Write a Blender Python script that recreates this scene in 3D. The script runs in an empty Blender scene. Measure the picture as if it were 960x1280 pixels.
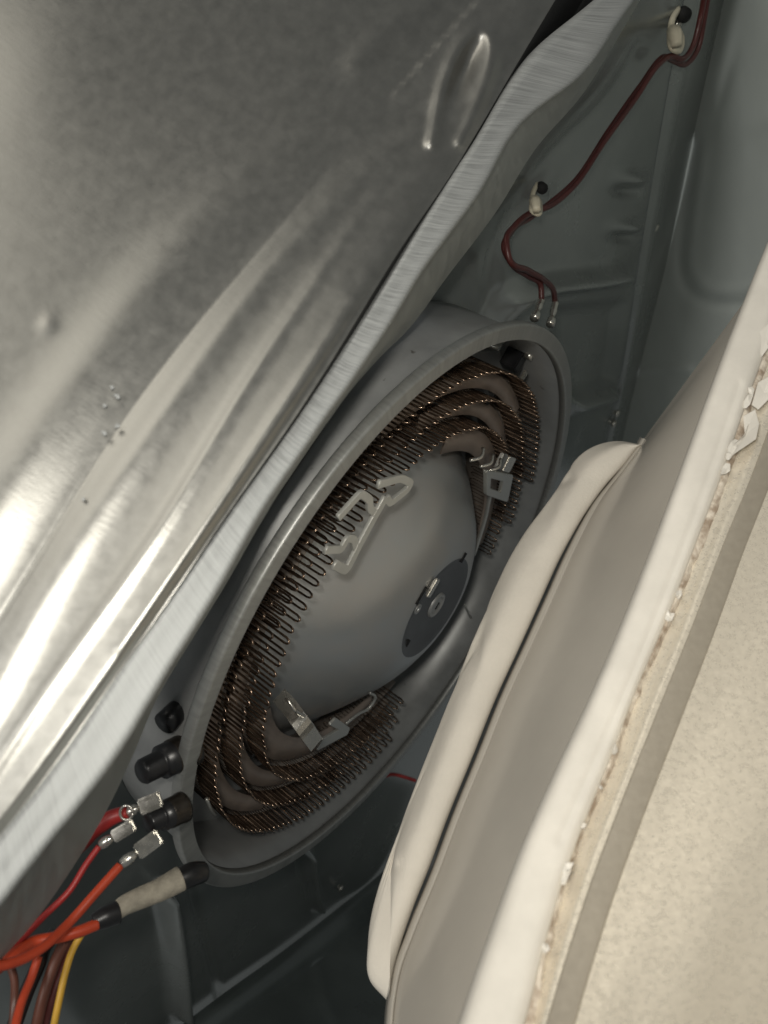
import bpy, bmesh, math, random
import numpy as np
from mathutils import Vector, Matrix
random.seed(4); rng = np.random.default_rng(4)
S = bpy.context.scene
COL = S.collection
F = 950.0                                   # focal length in photo pixels

# ------------------------------------------------------------ camera, world, lamps, exposure
cam = bpy.data.cameras.new('camera'); cam.sensor_fit = 'VERTICAL'; cam.sensor_height = 24
cam.lens = 24 * F / 1280; cam.clip_start = 0.005; cam.clip_end = 50
cam.dof.use_dof = True; cam.dof.focus_distance = 0.46; cam.dof.aperture_fstop = 6.5
co = bpy.data.objects.new('camera', cam); COL.objects.link(co); co.rotation_euler = (math.pi/2, 0, 0)
S.camera = co
w = bpy.data.worlds.new('World'); S.world = w; w.use_nodes = True
w.node_tree.nodes['Background'].inputs[0].default_value = (.95, 1.0, .99, 1)
w.node_tree.nodes['Background'].inputs[1].default_value = 0.11
S.view_settings.view_transform = 'Standard'; S.view_settings.look = 'None'
S.view_settings.gamma = 1; S.view_settings.exposure = 0.2; S.view_settings.use_curve_mapping = False
def lamp(name, loc, to, size, power, col):
    l = bpy.data.lights.new(name, 'AREA'); l.shape = 'DISK'; l.size = size; l.energy = power; l.color = col
    o = bpy.data.objects.new(name, l); COL.objects.link(o); o.location = loc
    o.rotation_euler = (Vector(to) - Vector(loc)).to_track_quat('-Z', 'Y').to_euler()
    return o
lamp('phone_torch', (-.020, -.03, .035), (.06, .5, -.02), .03, .95, (1, .955, .87))
lamp('room_lamp', (-.54, -.45, 1.0), (.15, .6, 0), .9, 3.9, (1, .94, .83))

lamp('far_fill_light', (-.95, -1.4, .25), (.1, .6, .05), .3, 13.0, (1, .97, .92))  # added fill to brighten the side panel and cavity; no such lamp known

# ------------------------------------------------------------ geometry tools
def at(u, v, Y): return np.array([(u-480)/F*Y, Y, (640-v)/F*Y])
def ray(u, v): return np.array([(u-480)/F, 1.0, (640-v)/F])
def tangents(Y, d):
    """finite-difference tangents for uneven spacing d (no overshoot); Y is (k, ...)"""
    d = d.reshape((-1,)+(1,)*(Y.ndim-1)); h = np.diff(d, axis=0); sl = np.diff(Y, axis=0)/h
    m = np.empty_like(Y); m[0], m[-1] = sl[0], sl[-1]
    m[1:-1] = (sl[:-1]*h[1:]+sl[1:]*h[:-1])/(h[:-1]+h[1:])
    return m
def hermite(Y, d, x):
    m = tangents(Y, d); i = np.clip(np.searchsorted(d, x, 'right')-1, 0, len(d)-2)
    sh = (-1,)+(1,)*(Y.ndim-1); h = (d[i+1]-d[i]).reshape(sh); t = ((x-d[i])/(d[i+1]-d[i])).reshape(sh)
    hh = np.diff(d); cap = 3*np.minimum(np.r_[hh[:1], hh], np.r_[hh, hh[-1:]])       # keep a short step from swinging a long one
    h0 = np.minimum(hh[i], cap[i]).reshape(sh); h1 = np.minimum(hh[i], cap[i+1]).reshape(sh)
    return (2*t**3-3*t**2+1)*Y[i]+(t**3-2*t**2+t)*h0*m[i]+(3*t**2-2*t**3)*Y[i+1]+(t**3-t**2)*h1*m[i+1]
def cr(P, n):
    """smooth curve through P (k,d), n points evenly spaced by chord length"""
    P = np.asarray(P, float)
    d = np.r_[0, np.cumsum(np.linalg.norm(np.diff(P, axis=0), axis=1)+1e-9)]
    return hermite(P, d, np.linspace(0, d[-1], n))
def mesh(name, V, Fc, mat, parent=None, smooth=True, uv=None):
    me = bpy.data.meshes.new(name); me.from_pydata([tuple(map(float, v)) for v in V], [], Fc)
    if uv is not None:
        l = me.uv_layers.new(name='UVMap')
        idx = np.zeros(len(me.loops), np.int32); me.loops.foreach_get('vertex_index', idx)
        l.data.foreach_set('uv', np.asarray(uv, np.float32)[idx].ravel())
    if smooth: me.polygons.foreach_set('use_smooth', [True]*len(me.polygons))
    me.materials.append(mat); me.update()
    o = bpy.data.objects.new(name, me); COL.objects.link(o)
    if parent: o.parent = parent
    return o
def gridfaces(r, c, wrapc=False, wrapr=False):
    f = []
    for i in range(r-(0 if wrapr else 1)):
        for j in range(c-(0 if wrapc else 1)):
            a = i*c+j; b = i*c+(j+1) % c; i2 = (i+1) % r
            f.append((a, b, i2*c+(j+1) % c, i2*c+j))
    return f
def segdist(P, poly, par=False):
    poly = np.asarray(poly, float); best = np.full(len(P), 1e9); pos = np.zeros(len(P)); sg = np.ones(len(P)); n = len(poly)-1
    for i, (a, b) in enumerate(zip(poly[:-1], poly[1:])):
        ab = b-a; t = np.clip(((P-a) @ ab)/(ab @ ab), 0, 1); q = P-(a+t[:, None]*ab); dd = np.linalg.norm(q, axis=1)
        k = dd < best; best[k] = dd[k]; pos[k] = ((i+t)/n)[k]; sg[k] = np.sign(ab[0]*q[:, 1]-ab[1]*q[:, 0])[k]
    return (best, pos, best*sg) if par else best
def along(x, pos): return np.interp(pos, np.linspace(0, 1, len(x)), x) if isinstance(x, (list, tuple)) else x
def feats_h(UV, feats):
    h = np.zeros(len(UV))
    for f in feats:
        if f[0] == 'r':                       # ridge along a line: ('r', poly, width, height), each may vary along it
            dd, pos, _ = segdist(UV, soft(cr(f[1], 40), 12 if len(f[1]) > 5 else 2), True)
            h += along(f[3], pos)*np.exp(-(dd/along(f[2], pos))**2)
        elif f[0] == 'ramp':                  # sheet bent along a line: ('ramp', poly, soft, slope per px)
            _, pos, sd_ = segdist(UV, soft(cr(f[1], 60), 25), True)
            h += along(f[3], pos)*f[2]*np.logaddexp(0, np.clip(sd_/f[2], -40, 400))
        elif f[0] == 'g':                     # rotated bump: ('g', u, v, su, sv, deg, height)
            a = math.radians(f[5]); d = UV-np.array([f[1], f[2]])
            x = d[:, 0]*math.cos(a)+d[:, 1]*math.sin(a); y = -d[:, 0]*math.sin(a)+d[:, 1]*math.cos(a)
            h += f[6]*np.exp(-(x/f[3])**2-(y/f[4])**2)
        elif f[0] == 'b':                     # pressed box: ('b', poly4 convex clockwise, soft, height)
            m = np.full(len(UV), 1e9); q = f[1]
            for a, b in zip(q, q[1:]+q[:1]):
                a = np.array(a, float); b = np.array(b, float); nn = np.array([-(b-a)[1], (b-a)[0]]); nn /= np.linalg.norm(nn)
                m = np.minimum(m, (UV-a) @ nn)
            h += f[3]/(1+np.exp(-np.clip(m/f[2], -30, 30)))
    return h
def soft(P, it=60):
    P = np.array(P, float)
    for _ in range(it): P[1:-1] = .25*P[:-2]+.5*P[1:-1]+.25*P[2:]
    return P
def project(P):
    return np.c_[480+P[:, 0]/P[:, 1]*F, 640-P[:, 2]/P[:, 1]*F]
def grid_normals(G):
    du = np.gradient(G, axis=0); dv = np.gradient(G, axis=1)
    n = np.cross(du, dv); n /= np.linalg.norm(n, axis=2, keepdims=True)+1e-12
    s = np.sign((n*G).sum(2, keepdims=True)); return -n*s
def sheet(name, rows, mat, parent=None, ns=80, sub=6, feats=(), wob=0, thick=0.0, jag=None):
    """rows: control curves of (u,v,Y[,h]); a surface lofted through them, pressed relief in h and feats"""
    R = []
    for r in rows:
        r = np.asarray(r, float)
        if r.shape[1] == 3: r = np.c_[r, np.zeros(len(r))]
        P = np.array([np.r_[at(q[0], q[1], q[2]), q[3]] for q in r])
        R.append(cr(P, ns))
    R = np.array(R)
    d = np.r_[0, np.cumsum(np.linalg.norm(np.diff(R[..., :3], axis=0), axis=2).mean(1)+1e-6)]
    x = np.concatenate([np.linspace(d[i], d[i+1], sub, endpoint=False) for i in range(len(R)-1)]+[d[-1:]])
    G = hermite(R, d, x)
    X = G[..., :3].copy(); h = G[..., 3].copy()
    if feats: h += feats_h(project(X.reshape(-1, 3)), feats).reshape(h.shape)
    if wob: h += wob*(rng.standard_normal(h.shape))
    X -= X/np.linalg.norm(X, axis=2, keepdims=True)*h[..., None]
    if jag:                                    # uneven last edge
        r = np.convolve(rng.standard_normal(ns), np.ones(3)/3, 'same')
        X[-1] += (X[-1]-X[-2])/np.linalg.norm(X[-1]-X[-2], axis=1, keepdims=True)*(r*jag)[:, None]
    k = X.shape[0]
    sl = np.r_[0, np.cumsum(np.linalg.norm(np.diff(X[k//2], axis=0), axis=1))]
    sr = np.r_[0, np.cumsum(np.linalg.norm(np.diff(X[:, ns//2], axis=0), axis=1))]
    uv = np.stack(np.broadcast_arrays(sl[None, :], sr[:, None]), -1).reshape(-1, 2)
    V = X.reshape(-1, 3); Fc = gridfaces(k, ns)
    if thick:
        n2 = grid_normals(X).reshape(-1, 3); m = len(V)
        V = np.vstack([V, V-n2*thick]); uv = np.vstack([uv, uv])
        Fc2 = [tuple(m+i for i in f[::-1]) for f in Fc]
        ring = [i for i in range(ns)]+[i*ns+ns-1 for i in range(1, k)]+[(k-1)*ns+j for j in range(ns-2, -1, -1)]+[i*ns for i in range(k-2, 0, -1)]
        side = [(ring[i], ring[(i+1) % len(ring)], m+ring[(i+1) % len(ring)], m+ring[i]) for i in range(len(ring))]
        Fc = Fc+Fc2+side
    return mesh(name, V, Fc, mat, parent, True, uv)
def tube(name, P, r, mat, parent=None, n=None, sides=10, caps=True, rvar=None):
    P = np.asarray(P, float)
    if n: P = cr(P, n)
    r = np.broadcast_to(np.asarray(r, float), (len(P),)) if np.ndim(r) == 0 else np.interp(np.linspace(0, 1, len(P)), np.linspace(0, 1, len(r)), r)
    V, Fc = tube_vf(P, r, sides, caps)
    ln = np.r_[0, np.cumsum(np.linalg.norm(np.diff(P, axis=0), axis=1))]
    uv = np.stack(np.broadcast_arrays(ln[:, None], np.linspace(0, .02, sides)[None, :]), -1).reshape(-1, 2)
    return mesh(name, V, Fc, mat, parent, True, uv)
def tube_vf(P, r, sides=8, caps=True):
    T = np.gradient(P, axis=0); T /= np.linalg.norm(T, axis=1, keepdims=True)+1e-12
    a = np.array([0, 0, 1.]) if abs(T[0, 2]) < .9 else np.array([1., 0, 0])
    u = np.cross(T[0], a); u /= np.linalg.norm(u); V = []
    for i in range(len(P)):
        u = u-T[i]*(u @ T[i]); u /= np.linalg.norm(u); v = np.cross(T[i], u)
        for k in range(sides):
            q = 2*math.pi*k/sides; V.append(P[i]+r[i]*(u*math.cos(q)+v*math.sin(q)))
    Fc = gridfaces(len(P), sides, True)
    if caps: Fc += [tuple(range(sides))[::-1], tuple((len(P)-1)*sides+k for k in range(sides))]
    return np.array(V), Fc
def lathe(name, prof, mat, parent=None, n=160, a0=0, a1=360, cx=0, cy=0, closed_prof=False):
    full = abs(a1-a0) >= 360; k = n if full else n+1
    A = np.radians(np.linspace(a0, a1, n+1)[:k]); prof = np.array(prof, float)
    V = [(cx+r*math.cos(a), cy+r*math.sin(a), z) for r, z in prof for a in A]
    pl = np.r_[0, np.cumsum(np.linalg.norm(np.diff(prof, axis=0), axis=1))]
    uv = [(a*.2, p) for p in pl for a in A]
    return mesh(name, V, gridfaces(len(prof), k, full, closed_prof), mat, parent, True, uv)
def solid(name, outline, holes, z0, z1, mat, parent, bev=.0004, M=None):
    """flat plate with rounded outline and holes, via a filled 2D curve"""
    cu = bpy.data.curves.new(name, 'CURVE'); cu.dimensions = '2D'; cu.fill_mode = 'BOTH'
    cu.extrude = (z1-z0)/2; cu.bevel_depth = bev; cu.bevel_resolution = 1
    for lp in [outline]+list(holes):
        s = cu.splines.new('POLY'); s.points.add(len(lp)-1); s.use_cyclic_u = True
        for p, q in zip(s.points, lp): p.co = (q[0], q[1], 0, 1)
    t = bpy.data.objects.new('tmp', cu); COL.objects.link(t)
    dg = bpy.context.evaluated_depsgraph_get(); me = bpy.data.meshes.new_from_object(t.evaluated_get(dg))
    bpy.data.objects.remove(t); bpy.data.curves.remove(cu)
    me.transform(Matrix.Translation((0, 0, (z0+z1)/2)))
    if M is not None: me.transform(M)
    me.name = name; me.materials.clear(); me.materials.append(mat)
    o = bpy.data.objects.new(name, me); COL.objects.link(o); o.parent = parent
    return o
def roundpoly(pts, r, k=5):
    out = []; n = len(pts)
    for i in range(n):
        p = np.array(pts[i], float); a = np.array(pts[i-1], float)-p; b = np.array(pts[(i+1) % n], float)-p
        la, lb = np.linalg.norm(a), np.linalg.norm(b); d = min(r, la*.45, lb*.45)
        s, e = p+a/la*d, p+b/lb*d
        for j in range(k+1):
            t = j/k; out.append(tuple((1-t)**2*s+2*t*(1-t)*p+t*t*e))
    return out
def box(name, c, sx, sy, sz, mat, parent=None, M=None, bev=.0006):
    bm = bmesh.new(); bmesh.ops.create_cube(bm, size=1); bmesh.ops.scale(bm, vec=(sx, sy, sz), verts=bm.verts)
    if bev: bmesh.ops.bevel(bm, geom=bm.edges[:], offset=bev, segments=2, affect='EDGES')
    bm.transform(Matrix.Translation(c) if M is None else M @ Matrix.Translation(c))
    me = bpy.data.meshes.new(name); bm.to_mesh(me); bm.free(); me.materials.append(mat)
    o = bpy.data.objects.new(name, me); COL.objects.link(o)
    if parent: o.parent = parent
    return o
def thing(name, label, cat, loc=(0, 0, 0), group=None):
    o = bpy.data.objects.new(name, None); COL.objects.link(o); o.location = loc; o.empty_display_size = .02
    o['label'] = label; o['category'] = cat
    if group: o['group'] = group
    return o
def tag(o, label, cat, group=None):
    o['label'] = label; o['category'] = cat
    if group: o['group'] = group
    return o
def frame(z, x, o):
    z = Vector(z).normalized(); x = Vector(x); x = (x-z*x.dot(z)).normalized(); y = z.cross(x)
    return Matrix(((x[0], y[0], z[0], o[0]), (x[1], y[1], z[1], o[1]), (x[2], y[2], z[2], o[2]), (0, 0, 0, 1)))

# ------------------------------------------------------------ materials
def mat(name, col, rough=.4, metal=0., var=.12, vscale=40, vstretch=(1, 1, 1), rvar=.1, bump=0., bscale=300, bstretch=(1, 1, 1), bdist=.0005, uv=False, col2=None, spots=None, aniso=0, coat=0, ramp=(.3, .7), detail=5):
    m = bpy.data.materials.new(name); m.use_nodes = True; nt = m.node_tree; N = nt.nodes; L = nt.links
    b = N['Principled BSDF']; b.inputs['Metallic'].default_value = metal
    b.inputs['Anisotropic'].default_value = aniso; b.inputs['Coat Weight'].default_value = coat; b.inputs['Coat Roughness'].default_value = .12
    tc = N.new('ShaderNodeTexCoord'); src = tc.outputs['UV' if uv else 'Object']
    def noise(scale, st, det=detail):
        mp = N.new('ShaderNodeMapping'); mp.inputs['Scale'].default_value = st; L.new(src, mp.inputs[0])
        n = N.new('ShaderNodeTexNoise'); n.inputs['Scale'].default_value = scale; n.inputs['Detail'].default_value = det; n.inputs['Roughness'].default_value = .6
        L.new(mp.outputs[0], n.inputs[0]); return n.outputs[0]
    f = noise(vscale, vstretch)
    mr = N.new('ShaderNodeMapRange'); mr.inputs[1].default_value = ramp[0]; mr.inputs[2].default_value = ramp[1]; L.new(f, mr.inputs[0])
    mx = N.new('ShaderNodeMix'); mx.data_type = 'RGBA'; L.new(mr.outputs[0], mx.inputs[0])
    c2 = col2 or tuple(c*(1+var) for c in col); c1 = col if col2 else tuple(c*(1-var) for c in col)
    mx.inputs[6].default_value = (*c1, 1); mx.inputs[7].default_value = (*c2, 1)
    out = mx.outputs[2]
    if spots:                                  # (scale, threshold, colour) specks of dirt
        g = noise(spots[0], (1, 1, 1), 3); s = N.new('ShaderNodeMapRange'); s.inputs[1].default_value = spots[1]; s.inputs[2].default_value = spots[1]+.06; L.new(g, s.inputs[0])
        m2 = N.new('ShaderNodeMix'); m2.data_type = 'RGBA'; L.new(s.outputs[0], m2.inputs[0]); L.new(out, m2.inputs[6]); m2.inputs[7].default_value = (*spots[2], 1); out = m2.outputs[2]
    L.new(out, b.inputs['Base Color'])
    r = N.new('ShaderNodeMapRange'); r.inputs[3].default_value = max(rough-rvar, .03); r.inputs[4].default_value = rough+rvar
    r.inputs[1].default_value = .3; r.inputs[2].default_value = .7; L.new(f, r.inputs[0]); L.new(r.outputs[0], b.inputs['Roughness'])
    if bump:
        g = noise(bscale, bstretch, 4); bp = N.new('ShaderNodeBump'); bp.inputs['Strength'].default_value = bump; bp.inputs['Distance'].default_value = bdist
        L.new(g, bp.inputs['Height']); L.new(bp.outputs[0], b.inputs['Normal'])
    return m
M_galv = mat('galvanised_sheet', (.31, .306, .285), .39, .92, .07, 160, rvar=.035, bump=.22, bscale=700, bstretch=(1, .22, 1), bdist=.0002, uv=True, spots=(420, .74, (.22, .215, .20)))
M_strip = mat('sheared_steel_edge', (.31, .32, .315), .62, .45, .3, 200, (7, .3, 1), rvar=.1, bump=.35, bscale=150, bstretch=(8, .2, 1), bdist=.0003, uv=True)
M_side = mat('dull_galvanised', (.34, .355, .34), .5, .35, .14, 60, (4, .5, 1), uv=True, bump=.15, bscale=200, bstretch=(5, .3, 1), bdist=.0002)
M_wall = mat('grey_painted_steel', (.30, .32, .31), .25, .55, .10, 9, rvar=.05, bump=.05, bscale=40)
M_side_panel = mat('grey_green_paint', (.68, .73, .70), .38, .15, .07, 8, rvar=.05, bump=.06, bscale=90)
M_base = mat('dark_base_paint', (.13, .15, .145), .35, .3, .15, 12)
M_house = mat('heater_steel', (.30, .305, .30), .40, .35, .16, 30, rvar=.07, bump=.12, bscale=150, bdist=.0003, spots=(90, .70, (.12, .11, .10)))
M_rim = mat('heater_rim_steel', (.34, .345, .33), .45, .6, .14, 90, (5, .5, 1), rvar=.08, uv=True, bump=.2, bscale=300, bstretch=(6, .2, 1), bdist=.0002)
M_dome = mat('heater_dome_steel', (.42, .445, .455), .38, .62, .14, 22, rvar=.09, bump=.14, bscale=90, bdist=.0004, col2=(.47, .46, .44), spots=(380, .735, (.60, .59, .56)))
M_back = mat('heated_steel_strip', (.25, .215, .185), .45, .4, .25, 50)
M_hub = mat('shaded_hub_steel', (.15, .155, .16), .42, .7, .12, 60)  # darker than the dome steel, to imitate shade in the hub recess
M_bracket = mat('pale_bracket', (.55, .55, .51), .45, .4, .08, 60)
M_coil = mat('oxidised_resistance_wire', (.12, .085, .065), .24, .95, .4, 60, rvar=.08, col2=(.36, .26, .19))
M_mica = mat('brown_support_plate', (.27, .22, .185), .5, .3, .2, 40)
M_clip = mat('pressed_clip_steel', (.50, .50, .47), .35, .7, .1, 60)
M_bright = mat('bright_tin', (.58, .56, .51), .27, .9, .1, 120)
M_black = mat('black_plastic', (.012, .012, .013), .35, 0, .3, 60)
M_cap = mat('tarnished_cap', (.07, .06, .05), .32, .85, .2, 90)
M_hole = mat('deep_shade_black', (.006, .006, .006), .8, 0, .1)
M_wred = mat('maroon_insulation', (.075, .018, .016), .38, 0, .2, 70)
M_orange = mat('orange_insulation', (.40, .045, .014), .42, 0, .15, 60)
M_red = mat('red_insulation', (.30, .018, .016), .42, 0, .2, 60)
M_brown = mat('brown_insulation', (.10, .035, .022), .45, 0, .2, 60)
M_yellow = mat('yellow_insulation', (.52, .30, .035), .45, 0, .15, 60)
M_sleeve = mat('woven_sleeve', (.33, .30, .24), .8, 0, .25, 200, bump=.6, bscale=900, bdist=.0006)
M_nylon = mat('natural_nylon', (.62, .57, .44), .4, 0, .08, 60)
M_felt = mat('white_felt', (.66, .615, .535), .9, 0, .06, 30, bump=.35, bscale=500, bdist=.0006, spots=(160, .74, (.45, .42, .36)))
M_drum = mat('grey_drum_enamel', (.43, .40, .35), .22, 0, .06, 12, rvar=.04, coat=.3)
M_lip = mat('white_enamel_lip', (.61, .58, .52), .4, 0, .07, 40, bump=.15, bscale=120, bdist=.0006, spots=(60, .72, (.42, .33, .24)))
M_primer = mat('bare_primer', (.30, .235, .175), .75, 0, .3, 160, (1, 1, 1), bump=.6, bscale=500, bdist=.0008, col2=(.62, .56, .47), ramp=(.4, .6))
M_shade_band = mat('painted_shade_band', (.29, .26, .21), .42, .2, .05, 300, rvar=.05, bump=.2, bscale=600, bdist=.0004, detail=2)  # darker colour stands in for shade across the shell
M_shell = mat('champagne_enamel', (.70, .64, .53), .31, .45, .04, 420, rvar=.08, bump=.20, bscale=900, bdist=.0005, detail=2)

# ------------------------------------------------------------ heater position
Y0 = .55; TH, PH = math.radians(65.36), math.radians(-30)
HC = at(517.5, 769.2, Y0)
HN = np.array([math.sin(TH)*math.cos(PH), -math.cos(TH), math.sin(TH)*math.sin(PH)])
E1 = np.array([-math.sin(PH), 0, math.cos(PH)]); E2 = np.cross(HN, E1)
def on_plane(u, v, h):                         # point of the plane parallel to the heater rim, h in front of it
    d = ray(u, v); return d*((HC+HN*h) @ HN)/(d @ HN)
def hl(u, v, h):                               # the same in the heater's own axes
    X = on_plane(u, v, h)-HC; return float(X @ E1), float(X @ E2), h
WZ = -.062

# ------------------------------------------------------------ cabinet: back wall, flange, side, base
def wallrow(pts, dz=0, step=None): return [(u, v, on_plane(u, v, WZ+dz)[1]) for u, v in pts]
back = thing('cabinet_back_panel', 'grey pressed steel back panel behind the round heater, with embossed ridges', 'panel', HC+HN*WZ)
U, V_ = np.meshgrid(np.arange(-160, 960, 3.2), np.arange(-160, 1480, 3.2))
L1 = np.array([(880, -160), (855, 0), (837, 100), (800, 320), (780, 450), (760, 550), (745, 640), (700, 900), (660, 1500)], float)
ulim = np.interp(V_, L1[:, 1], L1[:, 0])
llim = np.interp(V_, [-160, -80, 0, 60, 118, 188, 262, 350, 410, 445, 566, 655, 780, 872, 949, 998, 1057, 1168, 1201, 1285], [870, 835, 785, 750, 710, 650, 605, 540, 497, 460, 370, 297, 222, 182, 150, 126, 93, 12, -20, -90])
U = llim+(U+160)/(955+160)*(ulim-llim)
pts = np.c_[U.ravel(), V_.ravel()]
D = np.c_[(pts[:, 0]-480)/F, np.ones(len(pts)), (640-pts[:, 1])/F]
den = np.minimum(D @ HN, -.10)
X = D*(((HC+HN*WZ) @ HN)/den)[:, None]
wf = [('r', [(596, 425), (606, 410), (625, 380), (655, 358), (690, 352), (735, 348), (768, 342)], 10, .020),
      ('r', [(715, 503), (745, 495), (775, 486)], 9, .020),
      ('b', [(700, 388), (790, 378), (772, 480), (690, 498)], 5, -.012),
      ('g', 786, 222, 17, 8, -4, .012), ('g', 782, 282, 17, 7, -4, .012),
      ('g', 786, 240, 17, 7, -4, -.006), ('g', 782, 298, 17, 6, -4, -.006),
      ('r', [(618, 400), (612, 340), (640, 270), (690, 200), (760, 130), (800, 60)], 12, -.003),
      ('g', 672, 240, 26, 18, -50, .004), ('g', 838, 20, 24, 34, 10, .004), ('g', 720, 200, 60, 30, -55, -.004),
      ('r', [(200, 1110), (212, 1180), (222, 1260)], 9, .022),
      ('r', [(380, 1065), (386, 1100), (393, 1130)], 6, .018),
      ('r', [(236, 1100), (258, 1180), (275, 1245)], 5, -.004), ('g', 760, 60, 50, 30, -60, .003)]
X += HN*(feats_h(pts, wf)*np.clip((ulim-U).ravel()/14, 0, 1))[:, None]
o = mesh('sheet', X-(HC+HN*WZ), gridfaces(*U.shape), M_wall, back)
# folded flange down the right edge and its screws
l1 = [(880, -160), (855, 0), (837, 100), (800, 320), (780, 450), (760, 550), (745, 640)]
l2 = [(935, -160), (905, 0), (882, 100), (835, 320), (802, 450), (778, 550), (762, 640)]
r1 = [(u, v, on_plane(u, v, WZ+.0005)[1]) for u, v in l1]
rm = [(u*.75+a*.25, v, on_plane(u*.75+a*.25, v, WZ+.005)[1]) for (u, v), (a, b) in zip(l1, l2)]
r2 = [(u, v, on_plane(u, v, WZ-.012)[1]) for u, v in l2]
fl = sheet('flange', [r1, rm, r2], M_wall, back, ns=60, sub=6); fl.location = -back.location
def screw(name, u, v, Y, r, parent, z=HN, m=M_bright):
    c = at(u, v, Y); Mx = frame(z, E1, c)
    prof = [(0, .55), (.5, .5), (.85, .3), (1, 0), (1, -.35), (.6, -.4), (.6, -1.2)]
    V = [tuple(Mx @ Vector((r*p*math.cos(a), r*p*math.sin(a), r*q))) for p, q in prof for a in np.linspace(0, 2*math.pi, 14, endpoint=False)]
    o = mesh(name, V, gridfaces(len(prof), 14, True), m, parent)
    if parent: o.location = -parent.location
    return o
for u, v, dz, r in ((820, 285, .004, .0045), (772, 517, .012, .005), (768, 530, .006, .005), (848, 30, .005, .004)):
    screw('screw', u, v, on_plane(u, v, WZ+dz)[1], r, back)

side = thing('cabinet_side_panel', 'grey green painted cabinet side with a pressed rounded outline, at upper right', 'panel', at(900, 300, .8))
rows = []
for k, uu in enumerate((0, .3, .65, 1)):
    rows.append([(u*(1-uu)+1120*uu, v, 1/((1-uu)/(on_plane(u, v, WZ-.012)[1])+uu/(.42+.0004*max(v, 0)))) for u, v in l2])
sf = [('r', [(868, 180), (852, 300), (850, 345), (862, 370), (890, 380), (960, 378)], 8, -.006), ('r', [(880, 190), (866, 300), (866, 340), (880, 358), (960, 358)], 8, .003),
      ('r', [(775, 470), (815, 462), (860, 462)], 6, .006), ('g', 1000, 130, 90, 16, -25, .004)]
o = sheet('sheet', rows, M_side_panel, side, ns=160, sub=30, feats=sf); o.location = -side.location

base = thing('cabinet_base_panel', 'dark grey base pan with a folded rail along the bottom of the cabinet', 'panel', at(380, 1200, .8))
bl = [(150, 1335), (215, 1290), (275, 1245), (345, 1195), (420, 1137), (480, 1088), (560, 1010)]
def bz(u, v): return min(on_plane(u, v, WZ+.004)[1], 1.2)
b0 = [(u, v, bz(u, v)) for u, v in bl]
b1 = [(u+6, v+9, bz(u, v)-.010) for u, v in bl]; b2 = [(u+14, v+20, bz(u, v)-.012) for u, v in bl]
b3 = [(u+22, v+30, bz(u, v)-.004) for u, v in bl]
o = sheet('rail', [b0, b1, b2, b3], M_base, base, ns=60, sub=4); o.location = -base.location
b4 = [(u+130, v+150, bz(u, v)*.86-.02) for u, v in bl]; b5 = [(u+330, v+380, bz(u, v)*.66-.04) for u, v in bl]
o = sheet('pan', [b3, b4, b5], M_base, base, ns=80, sub=24, feats=[('r', [(396, 1195), (402, 1230), (425, 1290)], 6, .005)]); o.location = -base.location
screw('screw', 426, 1111, bz(426, 1111)-.014, .004, base)

# ------------------------------------------------------------ left panel: pressed galvanised sheet with a sheared flange
PA, PB, PC = at(0, 1100, .235), at(700, 60, .40), at(0, 0, .315)
PN = np.cross(PB-PA, PC-PA); PN /= np.linalg.norm(PN)
if PN[1] > 0: PN = -PN
def pd(u, v): d = ray(u, v); return float(PA @ PN/(d @ PN))
left = thing('galvanised_drum_panel', 'large galvanised steel panel with long pressed ribs and a cut flange, left side', 'panel', at(250, 450, .32))
def prow(pts, h): return [(u, v, pd(u, v), h if not isinstance(h, (list, tuple)) else h[i]) for i, (u, v) in enumerate(pts)]
GAP = [(-60, 1125), (0, 1048), (70, 958), (150, 838), (220, 738), (287, 638), (350, 550), (418, 446), (470, 360), (514, 290), (554, 235), (600, 160), (640, 90), (666, 47), (694, 0), (780, -140)]
CREASE = [(-140, 1000), (-30, 820), (40, 710), (85, 635), (150, 528), (205, 455), (270, 375), (335, 305), (402, 215), (440, 175), (480, 130)]
lf = [('ramp', CREASE, 5, [.00003, .00004, .00006, .00008, .0001, .00006]),
      ('r', CREASE, 3.5, [-.0003]*5+[0]),
      ('r', [(-160, 860), (20, 590), (150, 410), (250, 285), (350, 200), (430, 150), (520, 110)], 42, [.0016, .0024, .0026, .0026, .0024, .0018, .0005]),
      ('r', [(-60, 960), (20, 800), (70, 710), (130, 620), (200, 520), (270, 420), (350, 315), (420, 245), (470, 200), (520, 165)], [26, 24, 20, 14], [.0018, .0019, .0021, .0022, .0014]),
      ('r', [(-40, 1010), (60, 858), (150, 735), (215, 640), (290, 510), (350, 415), (420, 315), (460, 250), (490, 215)], [11, 10, 9, 8], [.0010, .0010, .0011, .0010, .0003]),
      ('r', [(150, 810), (220, 712), (285, 615), (340, 530), (420, 415), (480, 322), (540, 238), (580, 178), (605, 110), (600, 50)], [7, 8, 9, 10], [.0004, .0007, .0010, .0012, .0014, .0008]),
      ('r', GAP, [9, 9, 12, 20, 22], [-.003, -.003, -.004, -.007, -.008]),
      ('g', 580, 90, 13, 46, 22, -.0075), ('r', [(540, 178), (548, 135), (560, 90), (580, 48), (602, 26), (616, 42), (614, 84), (600, 130), (576, 178)], [8, 9, 9, 8], .0042),
      ('r', [(445, 78), (478, 36), (520, 4), (570, -30)], [16, 18], .0024),
      ('g', 60, 405, 10, 12, 20, .0006), ('g', 440, 162, 12, 7, -20, .0006), ('g', 300, 60, 120, 60, -30, -.0012), ('g', 60, 60, 90, 120, 20, .002)]
gv = np.arange(-120, 1180, 3.5); gk = np.linspace(0, 1, 190)
GC = soft(cr(GAP, 400), 200); gu = np.interp(gv, GC[::-1, 1], GC[::-1, 0])
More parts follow.
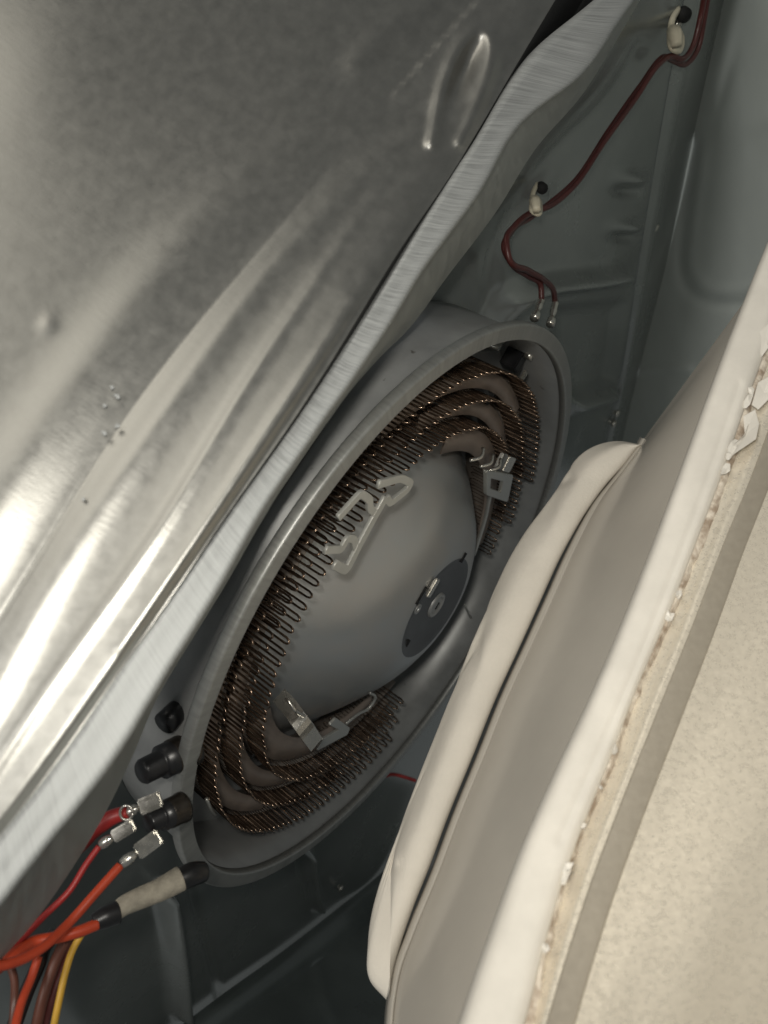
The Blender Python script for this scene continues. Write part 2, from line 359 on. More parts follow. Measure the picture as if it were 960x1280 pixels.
U = -330+(gu[:, None]+330)*gk[None, :]**.85; V_ = np.broadcast_to(gv[:, None], U.shape); UVp = np.c_[U.ravel(), V_.ravel()]
hh = feats_h(UVp, lf)
X = np.array([at(u, v, pd(u, v)) for u, v in UVp]); X -= X/np.linalg.norm(X, axis=1, keepdims=True)*hh[:, None]
uvm = np.c_[UVp @ np.array([.54, -.84]), UVp @ np.array([.84, .54])]*.00032
mesh('face_sheet', X-np.array(left.location), gridfaces(*U.shape), M_galv, left, True, uvm)
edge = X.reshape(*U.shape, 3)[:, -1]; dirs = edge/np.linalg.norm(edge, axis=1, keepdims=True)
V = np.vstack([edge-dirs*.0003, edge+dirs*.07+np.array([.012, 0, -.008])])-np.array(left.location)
mesh('gap_shade_side', V, gridfaces(2, len(gv)), M_hole, left)  # added sheet, coloured near black to stand for shade in the gap
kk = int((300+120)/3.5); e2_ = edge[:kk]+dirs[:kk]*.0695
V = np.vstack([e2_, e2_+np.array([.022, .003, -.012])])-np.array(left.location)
mesh('gap_shade_floor', V, gridfaces(2, kk), M_hole, left)  # closes the gap; its black colour stands for deep shade
# the flange: sheared strip, standing proud of the face
SL = [(-70, 1140), (0, 1050), (70, 960), (150, 840), (220, 740), (287, 640), (350, 552), (420, 450), (480, 358), (522, 290), (590, 187), (636, 112), (660, 80), (696, 44), (748, 0), (805, -60)]
SR = [(-60, 1215), (0, 1133), (65, 1050), (137, 960), (210, 840), (272, 740), (327, 640), (385, 555), (432, 487), (480, 418), (525, 342), (572, 278), (602, 238), (622, 198), (648, 155), (682, 126), (718, 103), (738, 82), (762, 44), (792, 0), (840, -70)]
def sd(u, v): return pd(u, v)-.006
SRr = soft(cr(SR, 150), 8); SLr = soft(cr(SL, 150), 15)
jit = np.convolve(rng.standard_normal(150), np.ones(4)/4, 'same')*.35
SRr[:, 0] += jit; SRr[:, 1] += jit*.6
for (u, v, s, a) in ((78, 1012, 9, 6), (160, 905, 8, 2)):
    g = a*np.exp(-((SRr[:, 0]-u)**2+(SRr[:, 1]-v)**2)/s**2); SRr[:, 0] += g; SRr[:, 1] += g*.5
mid = [(a*.5+b*.5) for a, b in zip(SLr, SRr)]
r0 = [(u, v, sd(u, v)+.06) for u, v in SLr]; r0b = [(u+2, v+1, sd(u, v)-.0002) for u, v in SLr]
r1 = [(u, v, sd(u, v)-.0001) for u, v in mid]; r2 = [(u-1, v-1, sd(u, v)+.0002) for u, v in SRr]; r3 = [(u+.6, v+.3, sd(u, v)+.002) for u, v in SRr]
ob = sheet('flange', [r0, r0b, r1, r2, r3], M_strip, left, ns=300, sub=4,
           feats=[('g', 672, 112, 30, 16, -50, -.0012), ('g', 735, 50, 24, 12, -50, .0012), ('r', [(0, 1085), (110, 945)], 3, .0005)]); ob.location = -left.location
# wall of the tray running back from the flange
SW = [(-60, 1285), (0, 1201), (30, 1168), (108, 1057), (141, 998), (164, 949), (197, 872), (240, 800), (280, 735), (335, 640), (392, 555), (440, 487), (475, 447), (512, 410), (556, 350), (622, 262), (668, 188), (728, 118), (765, 60), (800, 0), (850, -80)]
SWr = cr(SW, 150)
q0 = [(u-1.5, v-1, sd(u, v)+.0035) for u, v in SRr]
q1 = [(a[0]*.6+b[0]*.4, a[1]*.6+b[1]*.4, sd(*a)+.03) for a, b in zip(SRr, SWr)]
q2 = [(u, v, min(sd(*a)+.075, on_plane(u, v, WZ)[1]-.004)) for (u, v), a in zip(SWr, SRr)]
ob = sheet('side_wall', [q0, q1, q2], M_side, left, ns=150, sub=8); ob.location = -left.location
for u, v, l, a in ((140, 484, 5, 60), (146, 495, 8, 40), (131, 507, 4, 70), (146, 533, 6, -30), (130, 541, 7, 45), (104, 624, 3, 10)):
    c = at(u, v, pd(u, v)-.003); Mx = frame(PN, (math.cos(math.radians(a)), 0, -math.sin(math.radians(a))), c)
    b = solid('burr', roundpoly([(-l*1.6e-4, -.0004), (l*1.5e-4, -.0007), (l*1.9e-4, .0002), (l*.2e-4, .0008)], .0004), [], -.0006, .0004, M_strip, left, .0001, Mx)
    b.location = -left.location

# ------------------------------------------------------------ heater
heat = thing('dryer_heating_element', 'round grey steel heater housing with three rings of brown wire coil', 'heating element')
heat.matrix_world = frame(HN, E1, HC)
R = .2185
lathe('housing', [(.2110, -.001), (.2110, -.0600), (.2090, -.0605), (.2085, -.055), (.2085, -.040), (.2085, -.001)], M_house, heat, 200, closed_prof=True)
lathe('rim', [(.2078, -.004), (.2079, .0006), (.2082, .0012), (.2087, .0016), (.2092, .0017), (.2110, .0017), (.2150, .0017), (.2169, .0017), (.2175, .0016), (.2181, .0011), (.2184, .0004), (.2186, -.001), (.2186, -.004), (.2172, -.0055), (.2150, -.0045), (.2112, -.004)], M_rim, heat, 220, closed_prof=True)
lathe('floor_plate', [(.2088, -.0545), (.190, -.0560), (.150, -.0560), (.120, -.0545), (.10, -.053)], M_house, heat, 160)
DCX, DCY, _ = hl(546, 758, .008)
dx, dy = DCX*.55, DCY*.55
# dome: base circle central, top shifted towards the hub
DZ = .010
prof = [(.138, -.054, 0), (.133, -.051, .05), (.124, -.043, .2), (.110, -.030, .4), (.092, -.0160, .6), (.073, -.0030, .8), (.055, .0052, .94), (.046, .0082, 1), (.0425, .0086, 1), (.039, .0080, 1), (.034, .0058, 1), (.027, .0042, 1), (.018, .0042, 1), (.008, .0050, 1), (.0004, .0050, 1)]
A = np.radians(np.linspace(0, 360, 140, endpoint=False))
V = []
pp = cr(np.array(prof)*np.array([1, 1, .02]), 70)*np.array([1, 1, 50.])
for r, z, k in pp:
    for a in A: V.append((DCX*k*.9+r*math.cos(a), DCY*k*.9+r*math.sin(a), z))
cut = int(np.argmax((pp[:, 0] < .0435) & (pp[:, 1] > 0)))
mesh('dome', V[:(cut+1)*140], gridfaces(cut+1, 140, True), M_dome, heat)
mesh('hub', V[cut*140:], gridfaces(70-cut, 140, True), M_hub, heat)
HX, HY = DCX*.9, DCY*.9
# zigzag coils: wire running back and forth along the axis, three rings
def coil(rad, pitch, z0, z1, a0, a1, wr, seed, cx=0., cy=0.):
    rs = np.random.default_rng(seed); n = int(math.radians(a1-a0)*rad/pitch); P = []
    for i in range(n):
        j = rs.normal(0, .10); dz = rs.normal(0, .0003); dr = rs.normal(0, .0003)
        for (t, z, b) in ((.00, z0+.003, 0), (.02, z1-.003, 0), (.10, z1-.0008, .0002), (.25, z1, .0004), (.40, z1-.0008, .0002), (.48, z1-.003, 0), (.50, z0+.003, 0), (.60, z0+.0008, 0), (.75, z0, 0), (.90, z0+.0008, 0)):
            a = math.radians(a0)+(i+t+j*.3)*pitch/rad
            zz = z+(dz if z > (z0+z1)/2 else 0)
            q = rad+(dr if z > (z0+z1)/2 else 0)+b
            P.append((cx+q*math.cos(a), cy+q*math.sin(a), zz))
    P = np.array(P); V, Fc = tube_vf(P, np.full(len(P), wr), 6)
    return mesh('coil', V, Fc, M_coil, heat)
coil(.1830, .0074, -.046, -.0070, -40, 232, .0007, 1)
coil(.1630, .0074, -.046, -.0080, -52, 236, .0007, 2)
coil(.1430, .0074, -.046, -.0085, -62, 240, .0007, 3)
for rr, a0, a1 in ((.1830, -40, 232), (.1630, -52, 236), (.1430, -62, 240)):
    lathe('backing_strip', [(rr+.0004, -.052), (rr+.0004, -.026), (rr-.0004, -.026), (rr-.0004, -.052)], M_back, heat, 90, a0, a1, closed_prof=True)
# brown plates between the coils
def plate(r0, r1, z, a0, a1, holes=()):
    o = lathe('support_plate', [(r0, z), (r0, z+.0012), (r1, z+.0012), (r1, z)], M_mica, heat, 60, a0, a1, closed_prof=True); return o
plate(.147, .159, -.024, -30, 44); plate(.167, .179, -.022, -10, 58); plate(.122, .139, -.020, -58, 30)
plate(.147, .159, -.026, 112, 196); plate(.167, .179, -.026, 104, 178); plate(.120, .139, -.028, 140, 226)
for u, v, z, l in ((612, 497, -.0218, .0055), (316, 945, -.0245, .002), (324, 948, -.0245, .002), (292, 968, -.0245, .002), (299, 972, -.0245, .002)):
    x, y, _ = hl(u, v, z)
    solid('slot', roundpoly([(x-l, y-l*.7), (x+l, y-l*.7), (x+l, y+l*.7), (x-l, y+l*.7)], l*.6), [], z, z+.0006, M_hole, heat, 0)
# ceramic-edge rail where the inner coil ends
x0, y0, _ = hl(617, 612, -.004); x1, y1, _ = hl(595, 695, -.004)
tube('end_strip', [(x0, y0, -.006), ((x0+x1)/2+.003, (y0+y1)/2-.002, -.006), (x1, y1, -.006)], .0016, M_clip, heat, 20, 8)
# pressed bracket with two notches on the left of the dome
def pxo(L, h): return [hl(u, v, h)[:2] for u, v in L]
zb = .002
outl = pxo([(478, 600), (505, 595), (519, 603), (517, 611), (490, 634), (484, 626), (481, 627), (457, 672), (438, 716), (430, 720), (416, 706), (421, 699), (430, 699), (441, 678), (440, 674), (436, 674), (430, 689), (405, 688), (408, 672), (436, 664), (448, 653), (461, 634), (461, 627), (452, 616), (456, 610), (474, 621), (491, 620), (504, 613), (503, 605), (482, 607)], zb)
def bar(name, pix_path, wd, z, parent):
    Q = np.array([hl(u, v, z)[:2] for u, v in pix_path]); dd = np.r_[0, np.cumsum(np.linalg.norm(np.diff(Q, axis=0), axis=1))]
    tt = np.linspace(0, dd[-1], 40); P = soft(np.c_[np.interp(tt, dd, Q[:, 0]), np.interp(tt, dd, Q[:, 1])], 3)
    T = np.gradient(P, axis=0); T /= np.linalg.norm(T, axis=1, keepdims=True); Nn = np.c_[-T[:, 1], T[:, 0]]*wd
    o = solid(name, [tuple(p) for p in P+Nn]+[tuple(p) for p in (P-Nn)[::-1]], [], z-.0016, z, M_bracket, heat, .0003)
    if parent is not None: o.parent = parent
    return o
br = bar('bracket', [(483, 622), (466, 652), (449, 684), (434, 714), (419, 706)], .0026, zb, None)
bar('prong', [(474, 606), (502, 598), (515, 604), (512, 611), (488, 630), (484, 623)], .0022, zb-.0004, br)
bar('prong', [(471, 643), (463, 636), (463, 625), (452, 617), (424, 648)], .0021, zb-.0002, br)
bar('prong', [(446, 686), (443, 674), (435, 673), (428, 687), (408, 688)], .0021, zb-.0003, br)
# square clip at the upper right, end tab at the lower left
x, y, _ = hl(622, 604, .0); zc = .002
o4 = pxo([(608, 588), (641, 594), (634, 627), (608, 618)], zc); h4 = pxo([(613, 597), (629, 601), (626, 616), (612, 611)], zc)
solid('square_clip', roundpoly(o4, .003), [roundpoly(h4, .002)], zc-.002, zc, M_clip, heat, .0005)
Mc = frame((0, 0, 1), (1, .2, 0), Vector((x+.012, y, -.006)))
box('clip_tongue', (0, 0, 0), .020, .011, .003, M_clip, heat, Mc)
box('clip_tongue', (.004, -.002, .006), .012, .016, .0016, M_bright, heat, Mc)
for u, v in ((600, 570), (612, 578), (622, 583)):
    a, b, _ = hl(u, v, .004); tube('wire_end', [(a-.006, b+.004, .001), (a, b, .005), (a+.006, b-.003, .002)], .0013, M_bright, heat, 10, 6)
ta, tb = hl(366, 890, -.004), hl(394, 930, .016)
Pt = cr(np.array([hl(350, 870, -.022), hl(364, 886, -.008), hl(378, 906, .004), hl(396, 931, .012)]), 12)
wv = np.array(hl(388, 940, .012))-np.array(hl(399, 927, .012)); wv = wv/np.linalg.norm(wv)*.0055
V = [p+s*wv+np.array([0, 0, t]) for p in Pt for s, t in ((-1, 0), (1, 0), (1, -.0012), (-1, -.0012))]
mesh('end_tab', V, gridfaces(12, 4, True)+[(0, 1, 2, 3), (47, 46, 45, 44)], M_bright, heat, False)
o5 = pxo([(396, 938), (434, 918), (437, 910), (420, 898), (412, 906), (424, 912), (404, 924)], -.004)
solid('end_frame', roundpoly(o5, .0015), [], -.0055, -.004, M_clip, heat, .0003)
tube('wire_end', [hl(432, 905, -.006), hl(447, 893, -.004), hl(462, 884, -.003), hl(469, 872, -.002), hl(462, 866, -.004)], .0012, M_clip, heat, 30, 6)
tube('wire_end', [hl(358, 872, -.006), hl(366, 884, 0), hl(384, 898, .001), hl(398, 918, .002)], .0011, M_bright, heat, 24, 6)
# hub: bright tab, screw ring, slots
def hubp(u, v, z=-.004): return hl(u, v, z+DZ)
x, y, z = hubp(538, 733, -.001)
box('hub_tab', (0, 0, 0), .0145, .0065, .0022, M_bright, heat, Matrix.Translation((x, y, .001+DZ)))
box('hub_tab_foot', (0, 0, 0), .010, .0016, .008, M_bright, heat, Matrix.Translation((x, y-.003, -.004+DZ)))
x, y, z = hubp(546, 757, -.004)
lathe('screw_boss', [(r_, z_+DZ) for r_, z_ in ((.0105, -.0062), (.0100, -.0035), (.0085, -.0028), (.0070, -.0035), (.0066, -.0048), (.0045, -.0040), (.0002, -.0038))], M_dome, heat, 40, cx=x, cy=y)
box('screw_slot', (0, 0, 0), .006, .0011, .0008, M_hole, heat, Matrix.Translation((x, y, -.0037+DZ)), .0001)
x, y, z = hubp(523, 762, -.0045)
lathe('stamp', [(.0042, -.0062+DZ), (.0040, -.0045+DZ), (.0028, -.0045+DZ), (.0026, -.0062+DZ)], M_dome, heat, 24, cx=x, cy=y)
for u, v, lx, ly in ((521, 741, .007, .0014), (574, 694, .004, .002), (507, 805, .004, .0022)):
    x, y, z = hubp(u, v, -.005); zt = float(np.interp(math.hypot(x-HX, y-HY), [.018, .027, .034, .039, .0425], [.0042, .0042, .0058, .0080, .0086])); solid('slot', roundpoly([(x-lx, y-ly), (x+lx, y-ly), (x+lx, y+ly), (x-lx, y+ly)], .0008), [], zt-.001, zt+.0006, M_hole, heat, 0)
# small hook and lanced tabs on the housing
x, y, _ = hl(571, 402, -.058)
tube('hook', [hl(562, 408, -.058), hl(566, 401, -.056), hl(573, 399, -.056), hl(578, 403, -.058)], .0022, M_house, heat, 14, 8)
solid('lance_hole', [(0, -.003), (.006, 0), (0, .003)], [], 0, .0004, M_hole, heat, 0, Matrix(frame((math.cos(math.radians(60)), math.sin(math.radians(60)), 0), (-.5, .8, .3), Vector((.2113*math.cos(math.radians(58)), .2113*math.sin(math.radians(58)), -.044)))))
x, y, _ = hl(652, 450, -.03)
box('terminal_block', (0, 0, 0), .020, .012, .014, M_black, heat, Matrix.Translation((x, y, -.036)), .001)
box('terminal_tab', (0, 0, 0), .008, .006, .002, M_bright, heat, Matrix.Translation((x-.012, y+.006, -.020)), .0004)
tube('terminal_screw', [(x+.004, y+.004, -.028), (x+.004, y+.004, -.022)], .003, M_bright, heat, None, 12)
for u, v in ((263, 1010), (586, 768)):
    x, y, _ = hl(u, v, -.02); tube('tab', [hl(u-5, v-12, -.02), hl(u, v, -.018), hl(u+6, v+8, -.02)], .0012, M_clip, heat, 8, 6)

# thermostats screwed to the outside of the housing at the lower left
def thermostat(u, v, Y, axis, r, ln, body=M_black):
    c = at(u, v, Y); Mx = heat.matrix_world.inverted() @ frame(axis, (0, 0, 1), c)
    prof = [(0, 1), (.62, 1), (.74, .95), (.76, .62), (.80, .60), (1, .58), (1, .18), (.97, .12), (.97, 0), (0, 0)]
    V = [tuple(Mx @ Vector((r*p*math.cos(a), r*p*math.sin(a), ln*q))) for p, q in prof for a in np.linspace(0, 2*math.pi, 32, endpoint=False)]
    t = mesh('thermostat', V, gridfaces(len(prof), 32, True), body, heat)
    prof = [(1.02, .40), (1.05, .38), (1.05, .08), (1.12, .04), (1.12, -.06), (0, -.08)]
    V = [tuple(Mx @ Vector((r*p*math.cos(a), r*p*math.sin(a), ln*(q-.02)))) for p, q in prof for a in np.linspace(0, 2*math.pi, 32, endpoint=False)]
    mesh('metal_cap', V, gridfaces(len(prof), 32, True), M_cap, t)
    return t
def thermo2(u0, v0, u1, v1, Ya, Yb, r):
    a, b = at(u0, v0, Ya), at(u1, v1, Yb); return thermostat(u0, v0, Ya, b-a, r, float(np.linalg.norm(b-a)))
thermo2(236, 936, 176, 966, .388, .366, .0085)
thermo2(226, 1010, 184, 1030, .372, .357, .0068)
tube('thermostat_stud', [heat.matrix_world.inverted() @ Vector(at(226, 885, .385)), heat.matrix_world.inverted() @ Vector(at(205, 905, .375))], .006, M_black, heat, None, 12)

# ------------------------------------------------------------ wiring
def spade(u0, v0, u1, v1, Ya, Yb, wd, parent):
    a, b = at(u0, v0, Ya), at(u1, v1, Yb); ln = float(np.linalg.norm(b-a)); Mx = frame((0, -1, .2), b-a, (a+b)/2)
    o = []
    o.append(box('spade_connector', (ln*.18, 0, 0), ln*.62, wd, .0022, M_bright, parent, Mx, .0007))
    for s in (-1, 1): o.append(box('rolled_edge', (ln*.18, s*wd*.36, .0016), ln*.58, wd*.28, .0018, M_bright, o[0], Mx, .0007))
    P = [a+(b-a)*t for t in (0, .08, .3, .36)]
    o.append(tube('crimp', P, [.0022, .0026, .0024, .0014], M_bright, o[0], 10, 10))
    return o
def wire(label, pts, r, m, group=None, name='wire', n=90):
    P = np.array([at(*p) for p in pts]); c = P[0]
    o = tube(name, P-c, r, m, None, n, 10); o.location = c
    return tag(o, label, 'wire', group)
def sub(w_, objs):
    for o in objs:
        if o.parent is w_: o.location = -w_.location
w1 = wire('orange wire with a spade connector on the lower black thermostat', [(150, 1082, .345), (118, 1118, .335), (85, 1155, .325), (45, 1190, .31), (10, 1205, .30), (-40, 1208, .29)], .0021, M_orange)
sub(w1, spade(152, 1080, 202, 1043, .345, .352, .0075, w1))
w2 = wire('thin dark red wire under the orange one, crimped to a connector', [(124, 1058, .352), (108, 1080, .348), (88, 1112, .342), (55, 1145, .334), (20, 1180, .325), (-30, 1215, .31)], .0015, M_red)
sub(w2, spade(126, 1056, 168, 1030, .352, .352, .006, w2))
w3 = wire('thick bright red wire running into the upper spade connector', [(160, 1015, .36), (140, 1022, .36), (120, 1035, .358), (95, 1060, .355), (60, 1090, .35), (20, 1130, .34)], [.0032, .0040, .0040, .0034, .003, .003], M_red)
sub(w3, spade(158, 1016, 202, 998, .36, .36, .0075, w3))
t_ = tube('ring_terminal', [tuple(at(158+8*math.cos(a), 1016+9*math.sin(a), .356)-np.array(w3.location)) for a in np.linspace(0, 2*math.pi, 24)], .0007, M_bright, w3, None, 6)
w4 = wire('orange wire running from the taped sleeve to the lower left corner', [(122, 1155, .345), (100, 1164, .34), (70, 1172, .335), (40, 1178, .33), (15, 1195, .32), (-30, 1235, .31)], .0026, M_orange)
w5 = wire('orange wire hanging down beside the maroon ones at the bottom corner', [(48, 1196, .325), (40, 1220, .32), (28, 1250, .312), (15, 1300, .30)], .0018, M_orange)
w6 = wire('yellow wire hanging down from the taped sleeve', [(104, 1165, .345), (92, 1185, .342), (82, 1215, .338), (74, 1250, .334), (62, 1310, .33)], .0016, M_yellow)
w7 = wire('dark brown wire beside the yellow wire', [(84, 1172, .35), (70, 1200, .347), (56, 1240, .342), (40, 1310, .338)], .0026, M_brown)
w8 = wire('maroon wire hanging down between the brown and yellow wires', [(92, 1172, .352), (80, 1205, .35), (66, 1245, .345), (50, 1310, .34)], .0018, M_wred)
w9 = wire('brown wire at the extreme lower left corner', [(10, 1200, .335), (18, 1225, .33), (18, 1250, .325), (12, 1310, .32)], .0017, M_brown)
w10 = wire('thin red wire lying under the drum at the bottom of the heater', [(470, 975, .9), (490, 968, .9), (508, 972, .9), (520, 976, .9)], .002, M_red)
w11 = wire('black wire at the lower left corner behind the orange wires', [(70, 1165, .355), (55, 1185, .35), (48, 1205, .345), (35, 1235, .34), (8, 1310, .33)], .0034, M_black)
sl = thing('sleeved_splice', 'pale woven sleeve with black tape on a wire below the heater', 'cable sleeve', at(180, 1120, .36))
def sloc(L): return [at(*p)-np.array(sl.location) for p in L]
tube('sleeve', sloc([(142, 1142, .352), (155, 1132, .355), (172, 1124, .358), (200, 1112, .364), (226, 1098, .37)]), [.0040, .0046, .0050, .0052, .0056, .0060], M_sleeve, sl, 40, 18)
tube('tape', sloc([(116, 1154, .346), (130, 1147, .349), (147, 1140, .353)]), [.0038, .0050, .0052], M_black, sl, 16, 16)
tube('tape', sloc([(224, 1100, .3695), (240, 1093, .373), (254, 1090, .378)]), [.0056, .0058, .005], M_black, sl, 16, 16)

def wired(pts): return [(u, v, on_plane(u, v, WZ+dz)[1]) for u, v, dz in pts]
wa = wire('maroon wire from the clips to the left terminal of the heater', wired([(890, -40, .02), (881, 20, .02), (872, 62, .022), (858, 80, .022), (842, 76, .018), (828, 72, .016), (800, 108, .014), (760, 165, .014), (720, 225, .014), (690, 252, .012), (666, 270, .010), (640, 288, .012), (630, 308, .016), (640, 330, .02), (660, 345, .024), (676, 358, .028), (677, 375, .032)]), .0021, M_wred, n=200)
wb = wire('maroon wire from the clips to the right terminal of the heater', wired([(884, -40, .024), (876, 20, .024), (866, 58, .026), (852, 74, .026), (840, 70, .022), (822, 82, .020), (795, 122, .018), (756, 176, .018), (716, 234, .018), (688, 257, .016), (668, 264, .014), (644, 282, .016), (633, 300, .020), (636, 322, .026), (660, 338, .03), (680, 350, .03), (692, 364, .03), (694, 380, .03)]), .0021, M_wred, n=200)
for ww, (u, v), (u2, v2) in ((wa, (677, 374), (668, 398)), (wb, (694, 379), (688, 406))):
    a = at(u, v, on_plane(u, v, WZ+.031)[1])-np.array(ww.location); b = at(u2, v2, on_plane(u2, v2, WZ+.040)[1])-np.array(ww.location)
    tube('terminal', [a, a+(b-a)*.15, a+(b-a)*.3, a+(b-a)*.35, a+(b-a)*.6, b], [.0026, .0024, .0028, .0016, .0034, .0034], M_bright, ww, 24, 10)
def clip(u, v, s, label):
    c = on_plane(u, v, WZ+.006); t = thing('wire_clip', label, 'clip', c, 'white wire clips on the back panel')
    Z = (0, 0, 1)
    q = lambda du, dv, dz: on_plane(u+du*s, v+dv*s, WZ+dz)-c
    tube('strap', [q(6, -34, .003), q(-2, -18, .008), q(-5, 2, .014), q(-2, 20, .022), q(6, 24, .024), q(11, 8, .018), q(6, -6, .008)], .0026*s, M_nylon, t, 40, 8)
    P = [q(-1, -4, .016), q(3, 6, .023), q(4, 17, .026)]
    tube('clasp', P, [.0052*s, .006*s, .0045*s], M_nylon, t, 14, 6)
    tube('plug_hole', [q(12, -28, .006), q(16, -25, .010)], .0058*s, M_hole, t, None, 16)
    return t
clip(668, 252, .65, 'small white wire clip in the middle of the back panel near the heater')
clip(842, 42, .9, 'white wire clip at the top edge, where the maroon wires loop')

# ------------------------------------------------------------ dryer drum on the right
drum = thing('dryer_drum', 'pale dryer drum with white felt seal, white lip and champagne painted shell', 'drum', at(800, 900, .34))
def dep(v, top, bot, v0=330, v1=1280): return top+(bot-top)*(v-v0)/(v1-v0)
def drow(pts, top, bot, h=0): return [(u, v, dep(v, top, bot), h) for u, v in pts]
f_l = [(800, 556), (775, 552), (740, 560), (714, 583), (708, 596), (703, 602), (690, 622), (652, 672), (618, 738), (605, 772), (601, 790), (590, 808), (565, 868), (535, 945), (508, 1012), (493, 1055), (489, 1072), (490, 1080), (480, 1095), (472, 1112), (459, 1178), (460, 1215), (478, 1238), (490, 1252)]
f_r = [(802, 556), (797, 560), (780, 580), (757, 605), (735, 635), (703, 690), (675, 750), (650, 805), (620, 870), (590, 945), (560, 1018), (535, 1085), (517, 1130), (500, 1180), (492, 1210), (488, 1235), (487, 1262)]
fm1 = [(a[0]*.92+b[0]*.08, a[1]*.92+b[1]*.08) for a, b in zip(f_l, f_r)]
fm2 = [(a[0]*.6+b[0]*.4, a[1]*.6+b[1]*.4) for a, b in zip(f_l, f_r)]
dT, dB = .60, .36
ff = [('r', [(480, 1074), (492, 1080), (502, 1082)], 4, -.002), ('r', [(694, 606), (704, 604), (716, 598)], 4, -.002), ('r', [(596, 800), (604, 792), (610, 780)], 6, -.0015)]
o = sheet('felt_seal', [[(u+16, v+6, dep(v, dT, dB)+.035) for u, v in f_l], [(u+1, v, dep(v, dT, dB)+.012) for u, v in f_l], [(u, v, dep(v, dT, dB)) for u, v in fm1],
     [(u, v, dep(v, dT, dB)-.012) for u, v in fm2], [(u, v, dep(v, dT, dB)-.008) for u, v in f_r], [(u+1, v, dep(v, dT, dB)+.006) for u, v in f_r]], M_felt, drum, ns=200, sub=8, feats=ff); o.location = -drum.location
o = sheet('added_unseen_rear', [[(u+16, v+6, dep(v, dT, dB)+.034) for u, v in f_l], [(u+150, v+60, dep(v, dT, dB)+.05) for u, v in f_l], [(u+420, v+160, dep(v, dT, dB)+.03) for u, v in f_l]], M_house, drum, ns=60, sub=8); o.location = -drum.location  # unseen; added to keep world light from leaking in behind the drum
bd = [(805, 548), (797, 562), (778, 588), (745, 630), (712, 690), (685, 750), (660, 805), (630, 870), (600, 945), (570, 1018), (543, 1090), (512, 1165), (495, 1212), (488, 1250), (484, 1300)]
o = sheet('bead', [[(u-5, v-2, dep(v, dT, dB)+.004) for u, v in bd], [(u-1, v, dep(v, dT, dB)-.010) for u, v in bd], [(u+3, v+1, dep(v, dT, dB)-.012) for u, v in bd], [(u+9, v+3, dep(v, dT, dB)-.005) for u, v in bd]], M_drum, drum, ns=160, sub=5); o.location = -drum.location
top = [(800, 540), (870, 478), (905, 420), (935, 360), (965, 300), (1000, 240)]
lip_l = [(985, 240), (950, 325), (905, 438), (860, 560), (800, 720), (742, 860), (690, 970), (650, 1060), (602, 1190), (565, 1300), (545, 1360)]
bdr, lipr = cr(bd, 40), cr(lip_l[1:], 40)
lT, lB = .42, .25
rowsD = []
for k in np.linspace(0, 1, 9):
    row = []
    for a, b in zip(bdr, lipr):
        u, v = a*(1-k)+(b+np.array([14, 6]))*k
        ya, yb = dep(a[1], dT, dB)-.006, dep(b[1], lT, lB)+.05
        row.append((u, v, ya*(1-k)+yb*k, .004*math.sin(math.pi*k)))
    rowsD.append(row)
df = [('ramp', [(640, 1290), (645, 1160), (640, 1080), (628, 1015), (690, 860), (758, 690), (840, 610)], 2, [0, .00004, .00006, .00007, .00007, .00005, .00003]), ('r', [(545, 1170), (552, 1230), (565, 1300)], 16, .0008)]
o = sheet('drum_wall', rowsD, M_drum, drum, ns=120, sub=5, feats=df); o.location = -drum.location
lip_r = [(990, 300), (958, 440), (938, 490), (905, 590), (870, 680), (830, 785), (798, 855), (760, 960), (718, 1060), (690, 1150), (655, 1290), (630, 1370)]
LL, LR = soft(cr(lip_l, 60), 8), soft(cr(lip_r, 60), 8)
def lrow(k, dy): return [(a[0]*(1-k)+b[0]*k, a[1]*(1-k)+b[1]*k, dep(a[1]*(1-k)+b[1]*k, lT, lB)+dy) for a, b in zip(LL, LR)]
o = sheet('rim_lip', [lrow(.10, .03), lrow(0, .006), lrow(.03, .0), lrow(.12, -.0035), lrow(.5, -.0062), lrow(.88, -.0060), lrow(.97, -.0045), lrow(1.0, -.001)], M_lip, drum, ns=240, sub=6, jag=.0006, feats=[('r', [(925, 480), (870, 640), (800, 820), (700, 1050)], 4, -.0010)]); o.location = -drum.location
# bare band where the enamel has worn away, then the painted shell
jr = np.convolve(rng.standard_normal(240), np.ones(3)/3, 'same')*.5+np.convolve(rng.standard_normal(240), np.hanning(25)/8, 'same')*.8
LR2 = cr(lip_r, 240); wdt = np.interp(LR2[:, 1], [300, 440, 520, 640, 760, 880, 1000, 1100, 1180, 1300], [8, 5, 7, 6, 3, 1, 2, 1, 3, 8])
pr = [[(u-8, v-2, dep(v, lT, lB)-.0025) for u, v in LR2], [(u+w_*.3, v, dep(v, lT, lB)-.0034) for (u, v), w_ in zip(LR2, wdt)], [(u+w_+j*4, v+j*2, dep(v, lT, lB)-.0030) for (u, v), w_, j in zip(LR2, wdt, jr)], [(u+w_+5+j*4, v+j*2, dep(v, lT, lB)-.001) for (u, v), w_, j in zip(LR2, wdt, jr)]]
o = sheet('worn_band', pr, M_primer, drum, ns=300, sub=4, wob=.00005); o.location = -drum.location
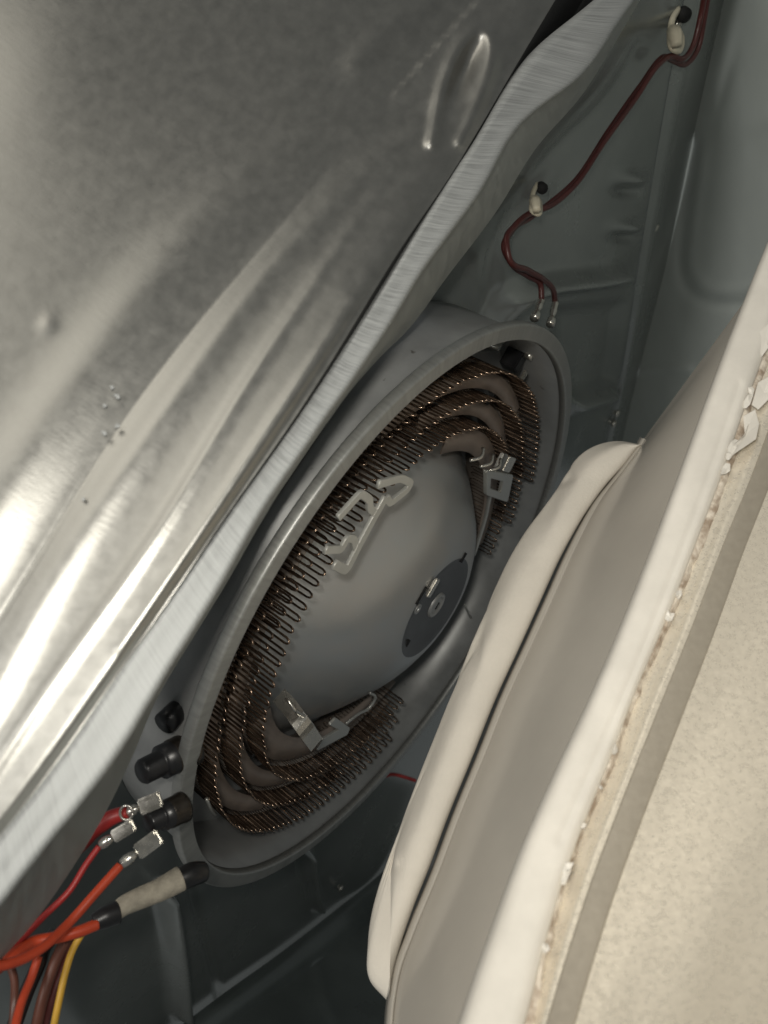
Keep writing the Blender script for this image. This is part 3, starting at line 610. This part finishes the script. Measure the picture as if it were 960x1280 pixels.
# shell: low shoulder beside the lip, then a soft step up to the outer face
gl = [(1015, 330), (978, 480), (940, 590), (903, 680), (864, 782), (822, 885), (776, 1000), (738, 1100), (705, 1200), (672, 1310), (650, 1380)]
S0, S1 = cr(lip_r, 60), cr(gl, 60)
def srow(k, dy): return [(a[0]*(1-k)+b[0]*k, a[1]*(1-k)+b[1]*k, dep(a[1]*(1-k)+b[1]*k, lT, lB)+dy) for a, b in zip(S0, S1)]
rowsS = [srow(0, .000), srow(.5, -.0035), srow(.85, -.006), srow(1, -.0062)]
def shd(du): return float(np.interp(du, [0, 60, 140, 260, 400, 560], [-.0062, -.0085, -.015, -.031, -.060, -.10]))
for du in (30, 60, 100, 140, 200, 260, 330, 400, 520):
    rowsS.append([(u+du, v+du*.35, max(dep(v+du*.35, lT, lB)+shd(du), .11)) for u, v in S1])
o = sheet('painted_shell', rowsS, M_shell, drum, ns=200, sub=12); o.location = -drum.location
# added strip whose dark colour imitates a band of shade on the shell
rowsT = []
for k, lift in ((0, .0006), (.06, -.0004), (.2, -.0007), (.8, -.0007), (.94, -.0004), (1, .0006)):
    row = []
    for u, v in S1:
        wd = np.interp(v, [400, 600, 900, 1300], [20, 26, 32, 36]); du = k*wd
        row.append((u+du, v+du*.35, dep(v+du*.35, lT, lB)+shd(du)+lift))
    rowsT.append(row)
o = sheet('shade_band', rowsT, M_shade_band, drum, ns=160, sub=5); o.location = -drum.location
# peeling flakes of enamel
def flake(pts, h):
    c = np.mean([at(u, v, dep(v, lT, lB)-.006) for u, v in pts], axis=0); P = [at(u, v, dep(v, lT, lB)-.006-k) for (u, v), k in zip(pts, h)]
    V = P+[c+np.array([0, -.001, 0])]+[p+np.array([0, .0007, 0]) for p in P]+[c]
    k = len(P); Fc = [(i, (i+1) % k, k) for i in range(k)]+[(k+1+(i+1) % k, k+1+i, 2*k+1) for i in range(k)]+[(i, k+1+i, k+1+(i+1) % k, (i+1) % k) for i in range(k)]
    o = mesh('paint_flake', V, Fc, M_lip, drum, False); o.location = -drum.location
flake([(948, 478), (962, 470), (970, 490), (948, 512), (940, 506)], [.001, .003, .004, .001, 0])
flake([(930, 520), (944, 512), (949, 530), (945, 549), (920, 566), (908, 575), (915, 558), (930, 545), (936, 530)], [0, .002, .005, .007, .003, 0, .001, .003, .002])
flake([(944, 420), (960, 405), (968, 425), (952, 446)], [0, .002, .003, 0])

fr = np.random.default_rng(11); FL = cr(lip_r, 300)
for k in range(16):
    u0, v0 = FL[int(fr.uniform(20, 270))]; r_ = fr.uniform(3, 8); n_ = int(fr.integers(6, 9)); st = fr.uniform(1.2, 2.4)
    pts_ = []
    for j in range(n_):
        a = 2*math.pi*j/n_; q = r_*fr.uniform(.5, 1.15)
        x_, y_ = q*math.cos(a), q*st*math.sin(a); pts_.append((u0+1+x_*.93-y_*.36, v0+x_*.36+y_*.93))
    flake(pts_, [float(fr.uniform(0, .0018)) for _ in range(n_)])
